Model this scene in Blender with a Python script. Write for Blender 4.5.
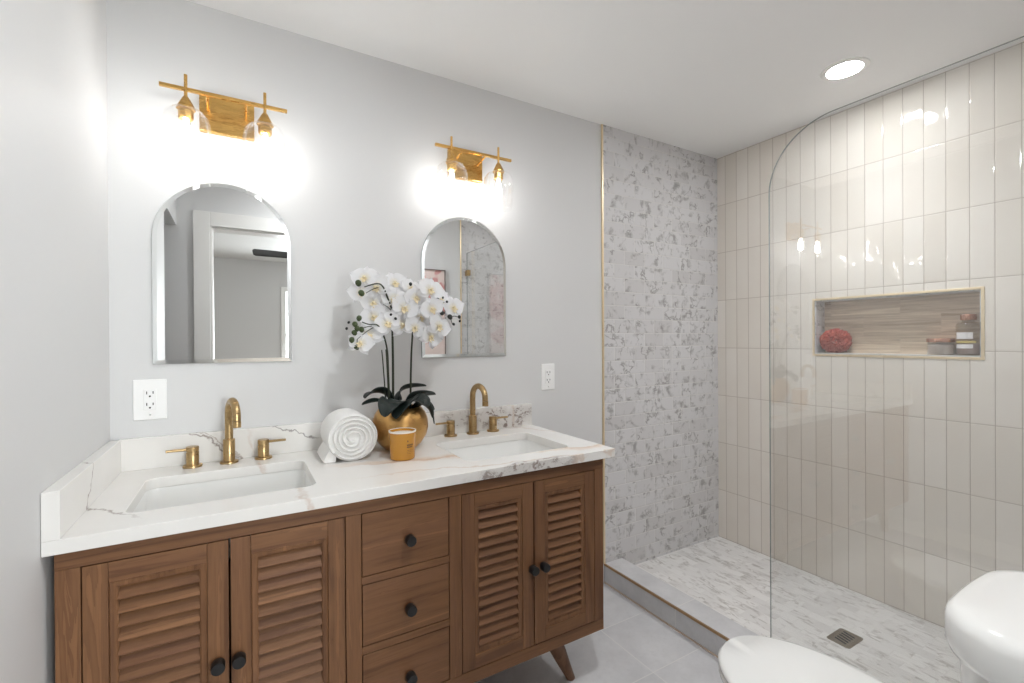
import bpy, bmesh, math, random
from math import sin, cos, pi, radians
from mathutils import Vector, Matrix, Euler
random.seed(7)
SC = bpy.context.scene
COL = SC.collection
for _o in list(bpy.data.objects):
    bpy.data.objects.remove(_o, do_unlink=True)

# ------------------------------------------------------------------ camera
cam_d = bpy.data.cameras.new('camera'); cam = bpy.data.objects.new('camera', cam_d); COL.objects.link(cam)
cam_d.sensor_width = 36.0; cam_d.sensor_fit = 'HORIZONTAL'; cam_d.lens = 464.28 / 1024 * 36
cam_d.clip_start = 0.01
_a, _b, _c = radians(30.37), radians(-0.1918), radians(-0.3325)
F = Vector((sin(_a)*cos(_b), cos(_a)*cos(_b), sin(_b))); R = Vector((cos(_a), -sin(_a), 0)); U = R.cross(F)
R2 = R*cos(_c) + U*sin(_c); U2 = -R*sin(_c) + U*cos(_c)
M = Matrix((R2, U2, -F)).transposed().to_4x4(); M.translation = Vector((0.3538, -1.8956, 1.2949))
cam.matrix_world = M
SC.camera = cam

# ------------------------------------------------------------------ world, exposure
W = bpy.data.worlds.new('world'); SC.world = W; W.use_nodes = True
W.node_tree.nodes['Background'].inputs[0].default_value = (0.78, 0.90, 0.92, 1)
W.node_tree.nodes['Background'].inputs[1].default_value = 1.6
SC.view_settings.view_transform = 'Standard'; SC.view_settings.look = 'None'
SC.view_settings.gamma = 1; SC.view_settings.use_curve_mapping = False
SC.view_settings.exposure = 1.82
SC.cycles.use_denoising = True
SC.cycles.max_bounces = 12; SC.cycles.diffuse_bounces = 6; SC.cycles.glossy_bounces = 6
SC.cycles.transparent_max_bounces = 24; SC.cycles.transmission_bounces = 8
SC.cycles.sample_clamp_indirect = 6.0
BULB = 16.5        # radiance of each vanity bulb
DOWN = 105.0         # radiance of the added room downlight lens
LAMP_COL = (1.0, 0.99, 0.965)
def area_lamp(name, loc, size, watts, rot=(0, 0, 0), col=(1, 1, 1)):
    l = bpy.data.lights.new(name, 'AREA'); l.shape = 'RECTANGLE'; l.size, l.size_y = size; l.energy = watts; l.color = col
    o = bpy.data.objects.new(name, l); COL.objects.link(o); o.location = loc; o.rotation_euler = rot
# lamp added at the next room's window as daylight fill (behind the camera, seen only in the mirror)
area_lamp('bedroom_daylight_fill', (1.565, -5.54, 1.38), (1.25, 1.25), 30, (radians(72), 0, 0), (.95, .98, 1.))

# ------------------------------------------------------------------ room dimensions
H = 2.44; XM = 2.03; XS = 2.9822; YO = -1.86
CBX, CBI, CBZ, SFZ = 2.0214, 2.1526, 0.0979, 0.0347
YF = -0.577; CT = 0.8876; CB = 0.8563

# ------------------------------------------------------------------ node helpers
def srgb(r, g, b):
    f = lambda c: (c/255/12.92) if c/255 <= .04045 else ((c/255+.055)/1.055)**2.4
    return (f(r), f(g), f(b), 1)

class NT:
    def __init__(s, name):
        s.m = bpy.data.materials.new(name); s.m.use_nodes = True
        s.t = s.m.node_tree; s.t.nodes.clear()
        s.out = s.n('ShaderNodeOutputMaterial')
    def n(s, typ, **kw):
        nd = s.t.nodes.new(typ)
        for k, v in kw.items(): setattr(nd, k, v)
        return nd
    def put(s, sock, v):
        if hasattr(v, 'is_output'): s.t.links.new(v, sock)
        elif v is not None: sock.default_value = v
    def math(s, op, a, b=None, c=None, clamp=False):
        nd = s.n('ShaderNodeMath', operation=op); nd.use_clamp = clamp
        for i, v in enumerate((a, b, c)):
            if v is not None: s.put(nd.inputs[i], v)
        return nd.outputs[0]
    def vec(s, op, a, b=None, scale=None):
        nd = s.n('ShaderNodeVectorMath', operation=op)
        s.put(nd.inputs[0], a)
        if b is not None: s.put(nd.inputs[1], b)
        if scale is not None: s.put(nd.inputs['Scale'], scale)
        return nd.outputs[1] if op in ('LENGTH', 'DOT_PRODUCT', 'DISTANCE') else nd.outputs[0]
    def comb(s, x=0., y=0., z=0.):
        nd = s.n('ShaderNodeCombineXYZ')
        for i, v in enumerate((x, y, z)): s.put(nd.inputs[i], v)
        return nd.outputs[0]
    def sep(s, v):
        nd = s.n('ShaderNodeSeparateXYZ'); s.put(nd.inputs[0], v); return nd.outputs
    def noise(s, v, scale, detail=3, rough=.5, dist=0.):
        nd = s.n('ShaderNodeTexNoise'); s.put(nd.inputs['Vector'], v)
        nd.inputs['Scale'].default_value = scale; nd.inputs['Detail'].default_value = detail
        nd.inputs['Roughness'].default_value = rough; nd.inputs['Distortion'].default_value = dist
        return nd.outputs[0], nd.outputs[1]
    def mix(s, f, a, b, blend='MIX'):
        nd = s.n('ShaderNodeMix', data_type='RGBA', blend_type=blend)
        s.put(nd.inputs[0], f); s.put(nd.inputs[6], a); s.put(nd.inputs[7], b); return nd.outputs[2]
    def mapr(s, v, a, b, c=0., d=1., smooth=False):
        nd = s.n('ShaderNodeMapRange'); nd.clamp = True
        if smooth: nd.interpolation_type = 'SMOOTHSTEP'
        s.put(nd.inputs[0], v)
        for i, q in enumerate((a, b, c, d)): s.put(nd.inputs[1+i], q)
        return nd.outputs[0]
    def bump(s, h, strength=.3, dist=.01, normal=None):
        nd = s.n('ShaderNodeBump'); s.put(nd.inputs['Height'], h)
        nd.inputs['Strength'].default_value = strength; nd.inputs['Distance'].default_value = dist
        if normal is not None: s.put(nd.inputs['Normal'], normal)
        return nd.outputs[0]
    def obj(s): return s.n('ShaderNodeTexCoord').outputs['Object']
    def rnd(s): return s.n('ShaderNodeObjectInfo').outputs['Random']
    def bsdf(s, base=(.8,.8,.8,1), rough=.5, metal=0., normal=None, spec=.5, **kw):
        nd = s.n('ShaderNodeBsdfPrincipled')
        s.put(nd.inputs['Base Color'], base); s.put(nd.inputs['Roughness'], rough); s.put(nd.inputs['Metallic'], metal)
        nd.inputs['Specular IOR Level'].default_value = spec
        if normal is not None: s.put(nd.inputs['Normal'], normal)
        for k, v in kw.items(): s.put(nd.inputs[k.replace('_', ' ')], v)
        return nd.outputs[0]
    def done(s, sh): s.put(s.out.inputs[0], sh); return s.m

def plain(name, col, rough=.5, metal=0., spec=.5, bump=None, var=0., **kw):
    t = NT(name); nrm = None; base = col
    p = t.obj()
    if bump: nrm = t.bump(t.noise(p, bump[0], 4)[0], bump[1], bump[2])
    if var:
        base = t.mix(t.mapr(t.noise(p, 14, 4)[0], .3, .7, 0, var), col, tuple(c*.6 for c in col[:3]) + (1,))
    return t.done(t.bsdf(base, rough, metal, nrm, spec, **kw))

def tile_nodes(t, u, v, w, h, grout, stagger=0., u0=0., v0=0.):
    """u,v sockets in metres -> (grout mask 0..1, edge distance, per tile hash colour)"""
    rv = t.math('DIVIDE', t.math('SUBTRACT', v, v0), h); row = t.math('FLOOR', rv)
    ru = t.math('DIVIDE', t.math('SUBTRACT', u, u0), w)
    if stagger:
        ru = t.math('ADD', ru, t.math('MULTIPLY', t.math('MODULO', t.math('ADD', row, 1000.), 2.), stagger))
    cu = t.math('FLOOR', ru)
    fu = t.math('SUBTRACT', ru, cu); fv = t.math('SUBTRACT', rv, row)
    du = t.math('MULTIPLY', t.math('MINIMUM', fu, t.math('SUBTRACT', 1., fu)), w)
    dv = t.math('MULTIPLY', t.math('MINIMUM', fv, t.math('SUBTRACT', 1., fv)), h)
    d = t.math('MINIMUM', du, dv)
    mask = t.mapr(d, grout*.35, grout*.65, 1., 0.)
    wn = t.n('ShaderNodeTexWhiteNoise', noise_dimensions='2D'); t.put(wn.inputs[0], t.comb(cu, row, 0.))
    return mask, d, wn.outputs['Color'], wn.outputs['Value']

def mat_zellige(name='glossy_beige_tile'):
    t = NT(name); p = t.obj(); s = t.sep(p)
    mask, d, hc, hv = tile_nodes(t, s[1], s[2], .0752, .3, .0026, 0., -.0620, .0370)
    tint = t.mix(hv, srgb(224, 217, 207), srgb(232, 226, 218))
    cl = t.noise(t.vec('ADD', p, t.vec('SCALE', hc, scale=20.)), 5., 3)[0]
    tint = t.mix(t.mapr(cl, .35, .75, 0., .35), tint, srgb(218, 208, 197))
    base = t.mix(mask, tint, srgb(176, 163, 152))
    g = t.n('ShaderNodeNewGeometry')
    tilt = t.vec('MULTIPLY', t.vec('SUBTRACT', hc, (.5, .5, .5)), (0., .045, .045))
    nrm = t.vec('NORMALIZE', t.vec('ADD', g.outputs['Normal'], tilt))
    wob = t.noise(t.vec('ADD', t.vec('MULTIPLY', p, (1., 1., .55)), t.vec('SCALE', hc, scale=9.)), 15., 1.2, .4)[0]
    hgt = t.math('ADD', t.math('MULTIPLY', t.mapr(d, 0., .006, 0., 1., True), .28), t.math('MULTIPLY', wob, 1.1))
    nb = t.bump(hgt, .55, .0042, nrm)
    rough = t.math('ADD', t.math('MULTIPLY', mask, .6), .03)
    return t.done(t.bsdf(base, rough, 0., nb, .5))

def mat_marble_tile(name, axes, w, h, stagger=.5, grout=.003, light=(213, 212, 213), dark=(126, 123, 121), u0=0., v0=0., rough=.3, amount=.95, tilecol=0.28, stretch=(1., 1., 1.)):
    t = NT(name); p = t.obj(); s = t.sep(p)
    mask, d, hc, hv = tile_nodes(t, s[axes[0]], s[axes[1]], w, h, grout, stagger, u0, v0)
    q = t.vec('ADD', t.vec('MULTIPLY', p, stretch), t.vec('SCALE', hc, scale=37.))
    warp = t.vec('SCALE', t.vec('SUBTRACT', t.noise(q, 9., 4)[1], (.5, .5, .5)), scale=.09)
    q2 = t.vec('ADD', q, warp)
    n1 = t.noise(q2, 13., 4, .55)[0]
    vein = t.mapr(t.math('ABSOLUTE', t.math('SUBTRACT', n1, .5)), 0., .045, .75, 0., True)
    gate = t.mapr(t.noise(q, 10., 2)[0], .46, .62, 0., 1., True)
    blot = t.mapr(t.noise(q2, 18., 4, .55)[0], .53, .74, 0., .75, True)
    f = t.math('MULTIPLY', t.math('MAXIMUM', t.math('MULTIPLY', vein, gate), blot), amount, clamp=True)
    lt = t.mix(t.math('MULTIPLY', t.math('POWER', hv, 2.2), tilecol), srgb(*light), srgb(172, 167, 164))
    base = t.mix(f, lt, srgb(*dark))
    base = t.mix(mask, base, srgb(218, 216, 213))
    nb = t.bump(t.mapr(d, 0., .0045, 0., 1., True), .5, .002)
    return t.done(t.bsdf(base, t.math('ADD', t.math('MULTIPLY', mask, .5), rough), 0., nb, .4))

def mat_floor(name, axes, w, h, u0=0., v0=0.):
    t = NT(name); p = t.obj(); s = t.sep(p)
    mask, d, hc, hv = tile_nodes(t, s[axes[0]], s[axes[1]], w, h, .004, 0., u0, v0)
    q = t.vec('ADD', p, t.vec('SCALE', hc, scale=11.))
    n = t.mapr(t.noise(q, 6., 6, .6)[0], .3, .7)
    base = t.mix(n, srgb(190, 189, 191), srgb(210, 209, 210))
    base = t.mix(t.mapr(t.noise(q, 60., 3)[0], .5, .8, 0., .25), base, srgb(178, 176, 176))
    base = t.mix(mask, base, srgb(214, 212, 210))
    nb = t.bump(t.mapr(d, 0., .003, 0., 1., True), .25, .0015)
    return t.done(t.bsdf(base, .48, 0., nb, .4))

def mat_wood(name, axis, tint=1.0):
    """walnut-stained teak, grain along axis"""
    t = NT(name); p = t.obj()
    off = t.vec('SCALE', t.comb(t.rnd(), t.math('MULTIPLY', t.rnd(), 3.7), t.math('MULTIPLY', t.rnd(), 7.1)), scale=5.)
    q = t.vec('ADD', p, off)
    sc = [22., 22., 22.]; sc[axis] = 1.3
    g1 = t.noise(t.vec('MULTIPLY', q, tuple(sc)), 1.4, 5, .6, .6)[0]
    sf = [160., 160., 160.]; sf[axis] = 5.
    g2 = t.noise(t.vec('MULTIPLY', q, tuple(sf)), 1., 3, .6)[0]
    sw = [7., 7., 7.]; sw[axis] = .7
    g3 = t.noise(t.vec('MULTIPLY', q, tuple(sw)), 1., 2, .5, 1.2)[0]
    ring = t.math('FRACT', t.math('MULTIPLY', g1, 5.))
    c = t.mix(t.mapr(g1, .3, .72), srgb(93, 61, 39), srgb(140, 100, 67))
    c = t.mix(t.mapr(ring, .68, 1., 0., .5), c, srgb(86, 54, 36))
    c = t.mix(t.mapr(g3, .52, .72, 0., .45), c, srgb(122, 85, 64))
    c = t.mix(t.mapr(g2, .55, .8, 0., .5), c, srgb(88, 56, 38))
    nb = t.bump(g2, .15, .002)
    return t.done(t.bsdf(c, .46, 0., nb, .35))

def mat_quartz(name):
    """white quartz with warm and charcoal veins; world-scale coordinates"""
    t = NT(name); p = t.vec('ADD', t.obj(), (.78, -.3, CB)); s = t.sep(p)
    base = t.mix(t.mapr(t.noise(p, 3., 4)[0], .35, .7), srgb(234, 232, 229), srgb(226, 224, 220))
    warp = t.vec('SCALE', t.vec('SUBTRACT', t.noise(p, 5., 5, .6)[1], (.5, .5, .5)), scale=.16)
    fine = t.vec('SCALE', t.vec('SUBTRACT', t.noise(p, 24., 4, .6)[1], (.5, .5, .5)), scale=.035)
    q = t.vec('ADD', t.vec('ADD', p, warp), fine)
    # soft warm vein sheets (inclined planes through the slab)
    def sheet(nv, d, w, col, k, gate=None):
        nonlocal base
        dd = t.math('ABSOLUTE', t.math('SUBTRACT', t.vec('DOT_PRODUCT', q, nv), d))
        f = t.math('MULTIPLY', t.mapr(dd, 0., w, 1., 0., True), k)
        if gate is not None: f = t.math('MULTIPLY', f, gate)
        base = t.mix(f, base, col)
    nz = t.noise(p, 9., 3)[0]
    sheet((.25, .95, .1), -.03, .035, srgb(222, 196, 172), .55, t.mapr(s[0], .55, .75))
    sheet((.22, .97, .0), -.16, .012, srgb(205, 170, 140), .6, t.mapr(s[0], .6, .8))
    sheet((.16, .98, .05), -.32, .010, srgb(206, 180, 158), .55, t.mapr(s[0], .62, .85))
    sheet((.9, .43, .0), 1.30, .012, srgb(210, 186, 164), .45)
    sheet((.93, .2, .3), .63, .010, srgb(190, 160, 140), .45, t.mapr(nz, .4, .6))
    sheet((.8, .55, -.3), -.45, .005, srgb(140, 128, 120), .7, t.mapr(s[0], .16, .10))
    sheet((.72, 0., .69), .855, .006, srgb(120, 102, 92), .75, t.mapr(s[1], -.05, -.03))
    sheet((.76, 0., .65), .838, .004, srgb(150, 132, 120), .6, t.mapr(s[1], -.05, -.03))
    sheet((.35, 0., .93), 1.075, .005, srgb(112, 104, 100), .75, t.math('MULTIPLY', t.mapr(s[1], -.05, -.03), t.mapr(s[0], .62, .58)))
    # dense dark flecked patches: splash behind the far faucet, counter edge below it
    fl = t.noise(t.vec('ADD', t.vec('MULTIPLY', p, (1., 1., 1.6)), t.vec('SCALE', warp, scale=1.5)), 26., 5, .7)[0]
    flk = t.mapr(fl, .50, .60, 0., 1., True)
    def patch(c, r, k):
        nonlocal base
        dv = t.vec('LENGTH', t.vec('DIVIDE', t.vec('SUBTRACT', t.vec('ADD', p, t.vec('SCALE', warp, scale=.8)), c), r))
        g = t.mapr(dv, .55, 1., 1., 0., True)
        base = t.mix(t.math('MULTIPLY', g, t.math('ADD', .25, t.math('MULTIPLY', flk, k))), base, srgb(122, 104, 96))
    patch((1.40, -.01, .935), (.22, .06, .075), .62)
    patch((1.18, -.01, .955), (.10, .05, .055), .5)
    patch((1.17, -.60, .872), (.26, .035, .05), .55)
    return t.done(t.bsdf(base, .22, 0., None, .4))

def mat_travertine(name):
    t = NT(name); p = t.obj(); s = t.sep(p)
    mask, d, hc, hv = tile_nodes(t, s[1], s[2], .30, .10, .0015, .5, -.62, 1.205)
    q = t.vec('ADD', t.vec('MULTIPLY', p, (1., 2.2, 46.)), t.vec('SCALE', hc, scale=3.))
    n = t.noise(q, 1.2, 5, .62, .5)[0]
    base = t.mix(t.mapr(n, .32, .66), srgb(168, 147, 124), srgb(218, 201, 179))
    base = t.mix(t.mapr(t.noise(q, 3., 4)[0], .55, .75, 0., .5), base, srgb(146, 124, 108))
    base = t.mix(t.math('MULTIPLY', mask, .4), base, srgb(190, 172, 155))
    return t.done(t.bsdf(base, .45, 0., None, .4))

def mat_glass(name, tint=(1, 1, 1, 1), r0=.04, pw=5., gain=1.0):
    """thin clear glass: passes light straight through, mirrors more at grazing angles"""
    t = NT(name)
    lw = t.n('ShaderNodeLayerWeight'); lw.inputs['Blend'].default_value = .5
    f = t.math('ADD', r0, t.math('MULTIPLY', t.math('POWER', lw.outputs['Facing'], pw), (1. - r0)*gain), clamp=True)
    tr = t.n('ShaderNodeBsdfTransparent'); tr.inputs[0].default_value = tint
    gl = t.n('ShaderNodeBsdfGlossy'); gl.inputs['Roughness'].default_value = 0.; gl.inputs[0].default_value = (1, 1, 1, 1)
    mx = t.n('ShaderNodeMixShader'); t.put(mx.inputs[0], f); t.t.links.new(tr.outputs[0], mx.inputs[1]); t.t.links.new(gl.outputs[0], mx.inputs[2])
    return t.done(mx.outputs[0])

def mat_brass(name, col, rough=.26, brushed=True):
    t = NT(name); p = t.obj()
    n = t.noise(t.vec('MULTIPLY', p, (30., 30., 400.)), 1., 3)[0]
    r = t.mapr(n, .3, .7, rough*.8, rough*1.25) if brushed else rough
    return t.done(t.bsdf(col, r, 1., None))

def mat_emit(name, col, strength):
    t = NT(name); e = t.n('ShaderNodeEmission'); e.inputs[0].default_value = (*col, 1); e.inputs[1].default_value = strength
    return t.done(e.outputs[0])

def mat_petal():
    t = NT('white_petal'); p = t.obj(); s = t.sep(p)
    r = t.math('SQRT', t.math('ADD', t.math('POWER', s[0], 2.), t.math('POWER', s[2], 2.)))
    base = t.mix(t.mapr(r, .0, .02, 1., 0.), (.92, .92, .935, 1), srgb(240, 232, 210))
    b = t.bsdf(base, .55, 0., t.bump(t.noise(p, 160., 2)[0], .12, .002), .3)
    tl = t.n('ShaderNodeBsdfTranslucent'); t.put(tl.inputs[0], base)
    mx = t.n('ShaderNodeMixShader'); mx.inputs[0].default_value = .35
    t.put(mx.inputs[1], b); t.put(mx.inputs[2], tl.outputs[0])
    return t.done(mx.outputs[0])

def mat_art():
    t = NT('pink_abstract_print'); p = t.obj()
    q = t.vec('ADD', p, t.vec('SCALE', t.noise(p, 3., 3)[1], scale=.25))
    n = t.noise(q, 4., 2)[0]
    c = t.mix(t.mapr(n, .44, .47), srgb(232, 214, 208), srgb(214, 158, 154))
    c = t.mix(t.mapr(n, .56, .58), c, srgb(178, 106, 106))
    return t.done(t.bsdf(c, .4))

MT = dict(
    wall=plain('white_wall_paint', srgb(217, 217, 217), .55, 0, .3, (180, .06, .002)),
    ceiling=plain('white_ceiling_paint', srgb(246, 246, 245), .7, 0, .2),
    trimw=plain('white_gloss_trim', srgb(236, 235, 232), .3),
    bedwall=plain('grey_bedroom_paint', srgb(205, 204, 203), .6),
    zell=mat_zellige(),
    mosaic=mat_marble_tile('marble_brick_wall', (0, 2), .152, .0752, .5, .003, u0=XM, v0=SFZ + .016),
    mosaic_y=mat_marble_tile('marble_niche_side', (0, 2), .05, .05, .5, .002, u0=3.0, v0=1.21),
    showfl=mat_marble_tile('marble_shower_floor', (1, 0), .104, .052, .5, .0026, light=(228, 226, 224), dark=(158, 151, 145), u0=-.02, v0=CBI, amount=.95, tilecol=.3, stretch=(1.5, .6, 1.)),
    nichefl=mat_marble_tile('marble_niche_sill', (1, 0), .30, .09, 0., .002, light=(216, 213, 210), dark=(170, 160, 152), u0=-.62, v0=2.98, amount=.5),
    floor=mat_floor('grey_floor_tile', (0, 1), .6096, .3048, 1.7316, -.6165),
    curb=mat_floor('grey_curb_tile', (1, 0), .60, .4, -.4771, 1.9),
    wood_v=mat_wood('walnut_vertical_grain', 2), wood_h=mat_wood('walnut_lengthwise_grain', 0),
    dark=plain('cabinet_inside_shade', srgb(52, 34, 25), .8),
    quartz=mat_quartz('white_veined_quartz'),
    porc=plain('white_porcelain', srgb(240, 240, 238), .08, 0, .5),
    sinkp=plain('white_sink_porcelain', srgb(238, 238, 236), .12, 0, .5),
    brass=mat_brass('brushed_brass', (.47, .33, .165, 1), .30),
    gold=mat_brass('satin_gold', (.66, .40, .13, 1), .28),
    trimg=mat_brass('champagne_gold_trim', (.86, .72, .50, 1), .34),
    bronze=mat_brass('bronze_edge_trim', (.42, .27, .15, 1), .35),
    nickel=mat_brass('antique_bronze_drain', (.30, .26, .20, 1), .35),
    chrome=mat_brass('polished_steel', (.75, .75, .75, 1), .12, False),
    copper=mat_brass('copper_lid', (.62, .34, .24, 1), .22),
    black=plain('matt_black_metal', srgb(20, 20, 21), .38, 0, .5),
    slot=plain('dark_slot', srgb(30, 30, 30), .7),
    mirror=plain('silvered_mirror', (.90, .91, .91, 1), .0, 1.0),
    bevelg=plain('bevelled_mirror_edge', (.86, .88, .88, 1), .06, 1.0),
    glass=mat_glass('shower_glass', (.985, .99, .987, 1), .08, 4.2),
    glassedge=plain('glass_edge', srgb(150, 158, 155), .15, 0, .6),
    shade=mat_glass('clear_glass_shade', (.985, .985, .985, 1), .04, 3.2, .75),
    jarg=mat_glass('clear_jar_glass', (.93, .93, .92, 1), .05, 4.),
    bulb=mat_emit('lit_bulb', LAMP_COL, BULB),
    downl=mat_emit('lit_downlight_lens', (.955, .98, 1.), 42.), fill_lens=mat_emit('added_fill_lens_room', (.955, .98, 1.), DOWN),
    plate=plain('white_outlet_plastic', srgb(246, 246, 245), .3),
    petal=mat_petal(),
    lip=plain('cream_orchid_lip', srgb(240, 226, 192), .5),
    leaf=plain('dark_green_leaf', srgb(26, 36, 33), .34, 0, .5, (30, .1, .003)),
    stem=plain('dark_green_stem', srgb(44, 50, 34), .5),
    gbud=plain('olive_green_bud', srgb(66, 78, 46), .5, 0, .4, (60, .3, .003)),
    bbud=plain('black_green_bud', srgb(24, 28, 26), .4),
    pot=mat_brass('satin_gold_pot', (.62, .36, .13, 1), .33),
    soil=plain('dark_moss', srgb(38, 36, 28), .9, 0, .2, (80, 1., .01)),
    amber=plain('amber_glass_candle', srgb(198, 140, 52), .16, 0, .5, var=.25),
    wax=plain('cream_wax', srgb(240, 232, 220), .45),
    ink=plain('dark_print', srgb(72, 48, 20), .6),
    towel=plain('white_terry_cotton', srgb(243, 242, 240), .95, 0, .1, (420, .55, .004)),
    crease=plain('towel_fold_shade', srgb(228, 227, 225), .95, 0, .1),
    loofah=plain('red_mesh_pouf', srgb(176, 82, 66), .7, 0, .3, (120, .6, .004), var=.5),
    salt=plain('pale_bath_salts', srgb(222, 208, 200), .6, 0, .3, (90, .4, .004)),
    oil=mat_glass('tinted_bottle_glass', (.88, .85, .80, 1), .06, 4.),
    label=plain('white_paper_label', srgb(226, 222, 222), .5),
    labelg=plain('gold_paper_band', srgb(190, 170, 96), .4),
    art=mat_art(), fanblk=plain('black_fan_blade', srgb(34, 33, 33), .5),
    carpet=plain('beige_carpet', srgb(170, 160, 150), .95),
    foliage=plain('green_tree_leaves', srgb(70, 96, 74), .7),
)

# ------------------------------------------------------------------ mesh helpers
def B(): return bmesh.new()
def box(bm, x0, x1, y0, y1, z0, z1, mi=0):
    vs = [bm.verts.new((x, y, z)) for z in (z0, z1) for y in (y0, y1) for x in (x0, x1)]
    for q in ((0, 2, 3, 1), (4, 5, 7, 6), (0, 1, 5, 4), (2, 6, 7, 3), (0, 4, 6, 2), (1, 3, 7, 5)):
        f = bm.faces.new([vs[i] for i in q]); f.material_index = mi
    return vs
def loft(bm, rings, cap0=True, cap1=True, mi=0, closed=True):
    vr = [[bm.verts.new(p) for p in r] for r in rings]; n = len(vr[0])
    for a, b in zip(vr, vr[1:]):
        for i in range(n if closed else n-1):
            j = (i+1) % n
            f = bm.faces.new((a[i], a[j], b[j], b[i])); f.material_index = mi
    if cap0: f = bm.faces.new(vr[0][::-1]); f.material_index = mi
    if cap1: f = bm.faces.new(vr[-1]); f.material_index = mi
    return vr
def frame_of(d):
    d = Vector(d).normalized(); a = Vector((0, 0, 1)) if abs(d.z) < .9 else Vector((1, 0, 0))
    u = d.cross(a).normalized(); return u, d.cross(u).normalized()
def tube(bm, pts, rad, n=12, mi=0, cap=True):
    pts = [Vector(p) for p in pts]; k = len(pts)
    if not hasattr(rad, '__len__'): rad = [rad]*k
    rings = []; u = None
    for i, p in enumerate(pts):
        d = (pts[min(i+1, k-1)] - pts[max(i-1, 0)]).normalized()
        if u is None: u, v = frame_of(d)
        else:
            u = (u - d*u.dot(d)).normalized(); v = d.cross(u)
        rings.append([p + (u*cos(2*pi*j/n) + v*sin(2*pi*j/n))*rad[i] for j in range(n)])
    return loft(bm, rings, cap, cap, mi)
def lathe(bm, prof, c=(0, 0, 0), n=32, mi=0, cap0=True, cap1=True, axis='z'):
    rings = []
    for r, z in prof:
        ring = []
        for j in range(n):
            a = 2*pi*j/n
            if axis == 'z': q = (c[0]+r*cos(a), c[1]+r*sin(a), c[2]+z)
            elif axis == 'y': q = (c[0]+r*cos(a), c[1]+z, c[2]-r*sin(a))
            else: q = (c[0]+z, c[1]+r*cos(a), c[2]+r*sin(a))
            ring.append(q)
        rings.append(ring)
    return loft(bm, rings, cap0, cap1, mi)
def rrect(x0, x1, y0, y1, r, n=6):
    out = []
    for cx, cy, a0 in ((x1-r, y1-r, 0), (x0+r, y1-r, pi/2), (x0+r, y0+r, pi), (x1-r, y0+r, 3*pi/2)):
        for i in range(n+1):
            a = a0 + pi/2*i/n; out.append((cx + r*cos(a), cy + r*sin(a)))
    return out
def catmull(P, m=6):
    P = [Vector(p) for p in P]; Q = [P[0]] + P + [P[-1]]; out = []
    for i in range(1, len(Q)-2):
        a, b, c, d = Q[i-1:i+3]
        for k in range(m):
            t = k/m
            out.append(.5*((2*b) + (c-a)*t + (2*a-5*b+4*c-d)*t*t + (3*b-a-3*c+d)*t**3))
    out.append(P[-1]); return out
def obj(name, bm, mats, parent=None, smooth=35, bevel=0., seg=2, loc=None, keep=False):
    """mesh written in room coordinates; stored relative to its thing's base"""
    org = Vector(loc) if loc is not None else (Vector(parent['_o']) if parent is not None else Vector((0, 0, 0)))
    if not keep:
        bmesh.ops.translate(bm, verts=bm.verts, vec=-org)
    bmesh.ops.recalc_face_normals(bm, faces=bm.faces)
    me = bpy.data.meshes.new(name); bm.to_mesh(me); bm.free()
    for m in (mats if isinstance(mats, (list, tuple)) else [mats]): me.materials.append(m)
    if smooth:
        me.polygons.foreach_set('use_smooth', [True]*len(me.polygons)); me.set_sharp_from_angle(angle=radians(smooth))
    o = bpy.data.objects.new(name, me); COL.objects.link(o)
    if parent is not None:
        o.parent = parent; o['_o'] = tuple(parent['_o'])
    else:
        o.location = org; o['_o'] = tuple(org)
    if bevel:
        md = o.modifiers.new('soft_edge', 'BEVEL'); md.width = bevel; md.segments = seg; md.limit_method = 'ANGLE'; md.angle_limit = radians(40)
        md.harden_normals = False
    return o
def tag(o, label, cat, group=None):
    o['label'] = label; o['category'] = cat
    if group: o['group'] = group
    return o
def thing(name, label, cat, loc, group=None):
    o = bpy.data.objects.new(name, None); COL.objects.link(o); o.location = loc; o['_o'] = tuple(loc); o.empty_display_size = .05
    return tag(o, label, cat, group)
def struct(name, bm, mats, smooth=0, bevel=0., parent=None):
    o = obj(name, bm, mats, parent, smooth, bevel)
    if parent is None: o['kind'] = 'structure'
    return o
def dup(root, loc, label, rotz=0):
    r = root.copy(); COL.objects.link(r); r.location = loc; r.rotation_euler = (0, 0, rotz); r['label'] = label
    for ch in list(root.children):
        c = ch.copy(); COL.objects.link(c); c.parent = r
        for g in list(ch.children):
            d = g.copy(); COL.objects.link(d); d.parent = c
    return r

# ================================================================== THE SETTING
T = .12
bm = B(); box(bm, -.02, XS+.12, YO, .1, -.1, 0); struct('floor', bm, MT['floor'])
bm = B(); box(bm, -1.2, XS+.4, YO-T, .1, H, H+.1); struct('ceiling', bm, MT['ceiling'])
bm = B(); box(bm, -.1, XS+.1, 0, .1, 0, H); struct('wall_back', bm, MT['wall'])
# left wall with a cased opening near the camera
bm = B()
LY = -1.275
box(bm, -T, 0, LY, 0, 0, H); box(bm, -T, 0, YO, LY, 2.06, H); box(bm, -T, 0, YO-T, YO, 0, H)
struct('wall_left', bm, MT['wall'])
bm = B()   # dim hall beyond that opening
box(bm, -1.2, -1.1, YO-T, -.9, 0, H); box(bm, -1.2, -T, -.9, -.8, 0, H); box(bm, -1.2, -T, YO-T-.05, YO-T, 0, H)
struct('wall_hall', bm, MT['bedwall'])
bm = B(); box(bm, -1.2, -.02, YO-T, -.8, -.1, 0); struct('floor_hall', bm, MT['carpet'])
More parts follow.
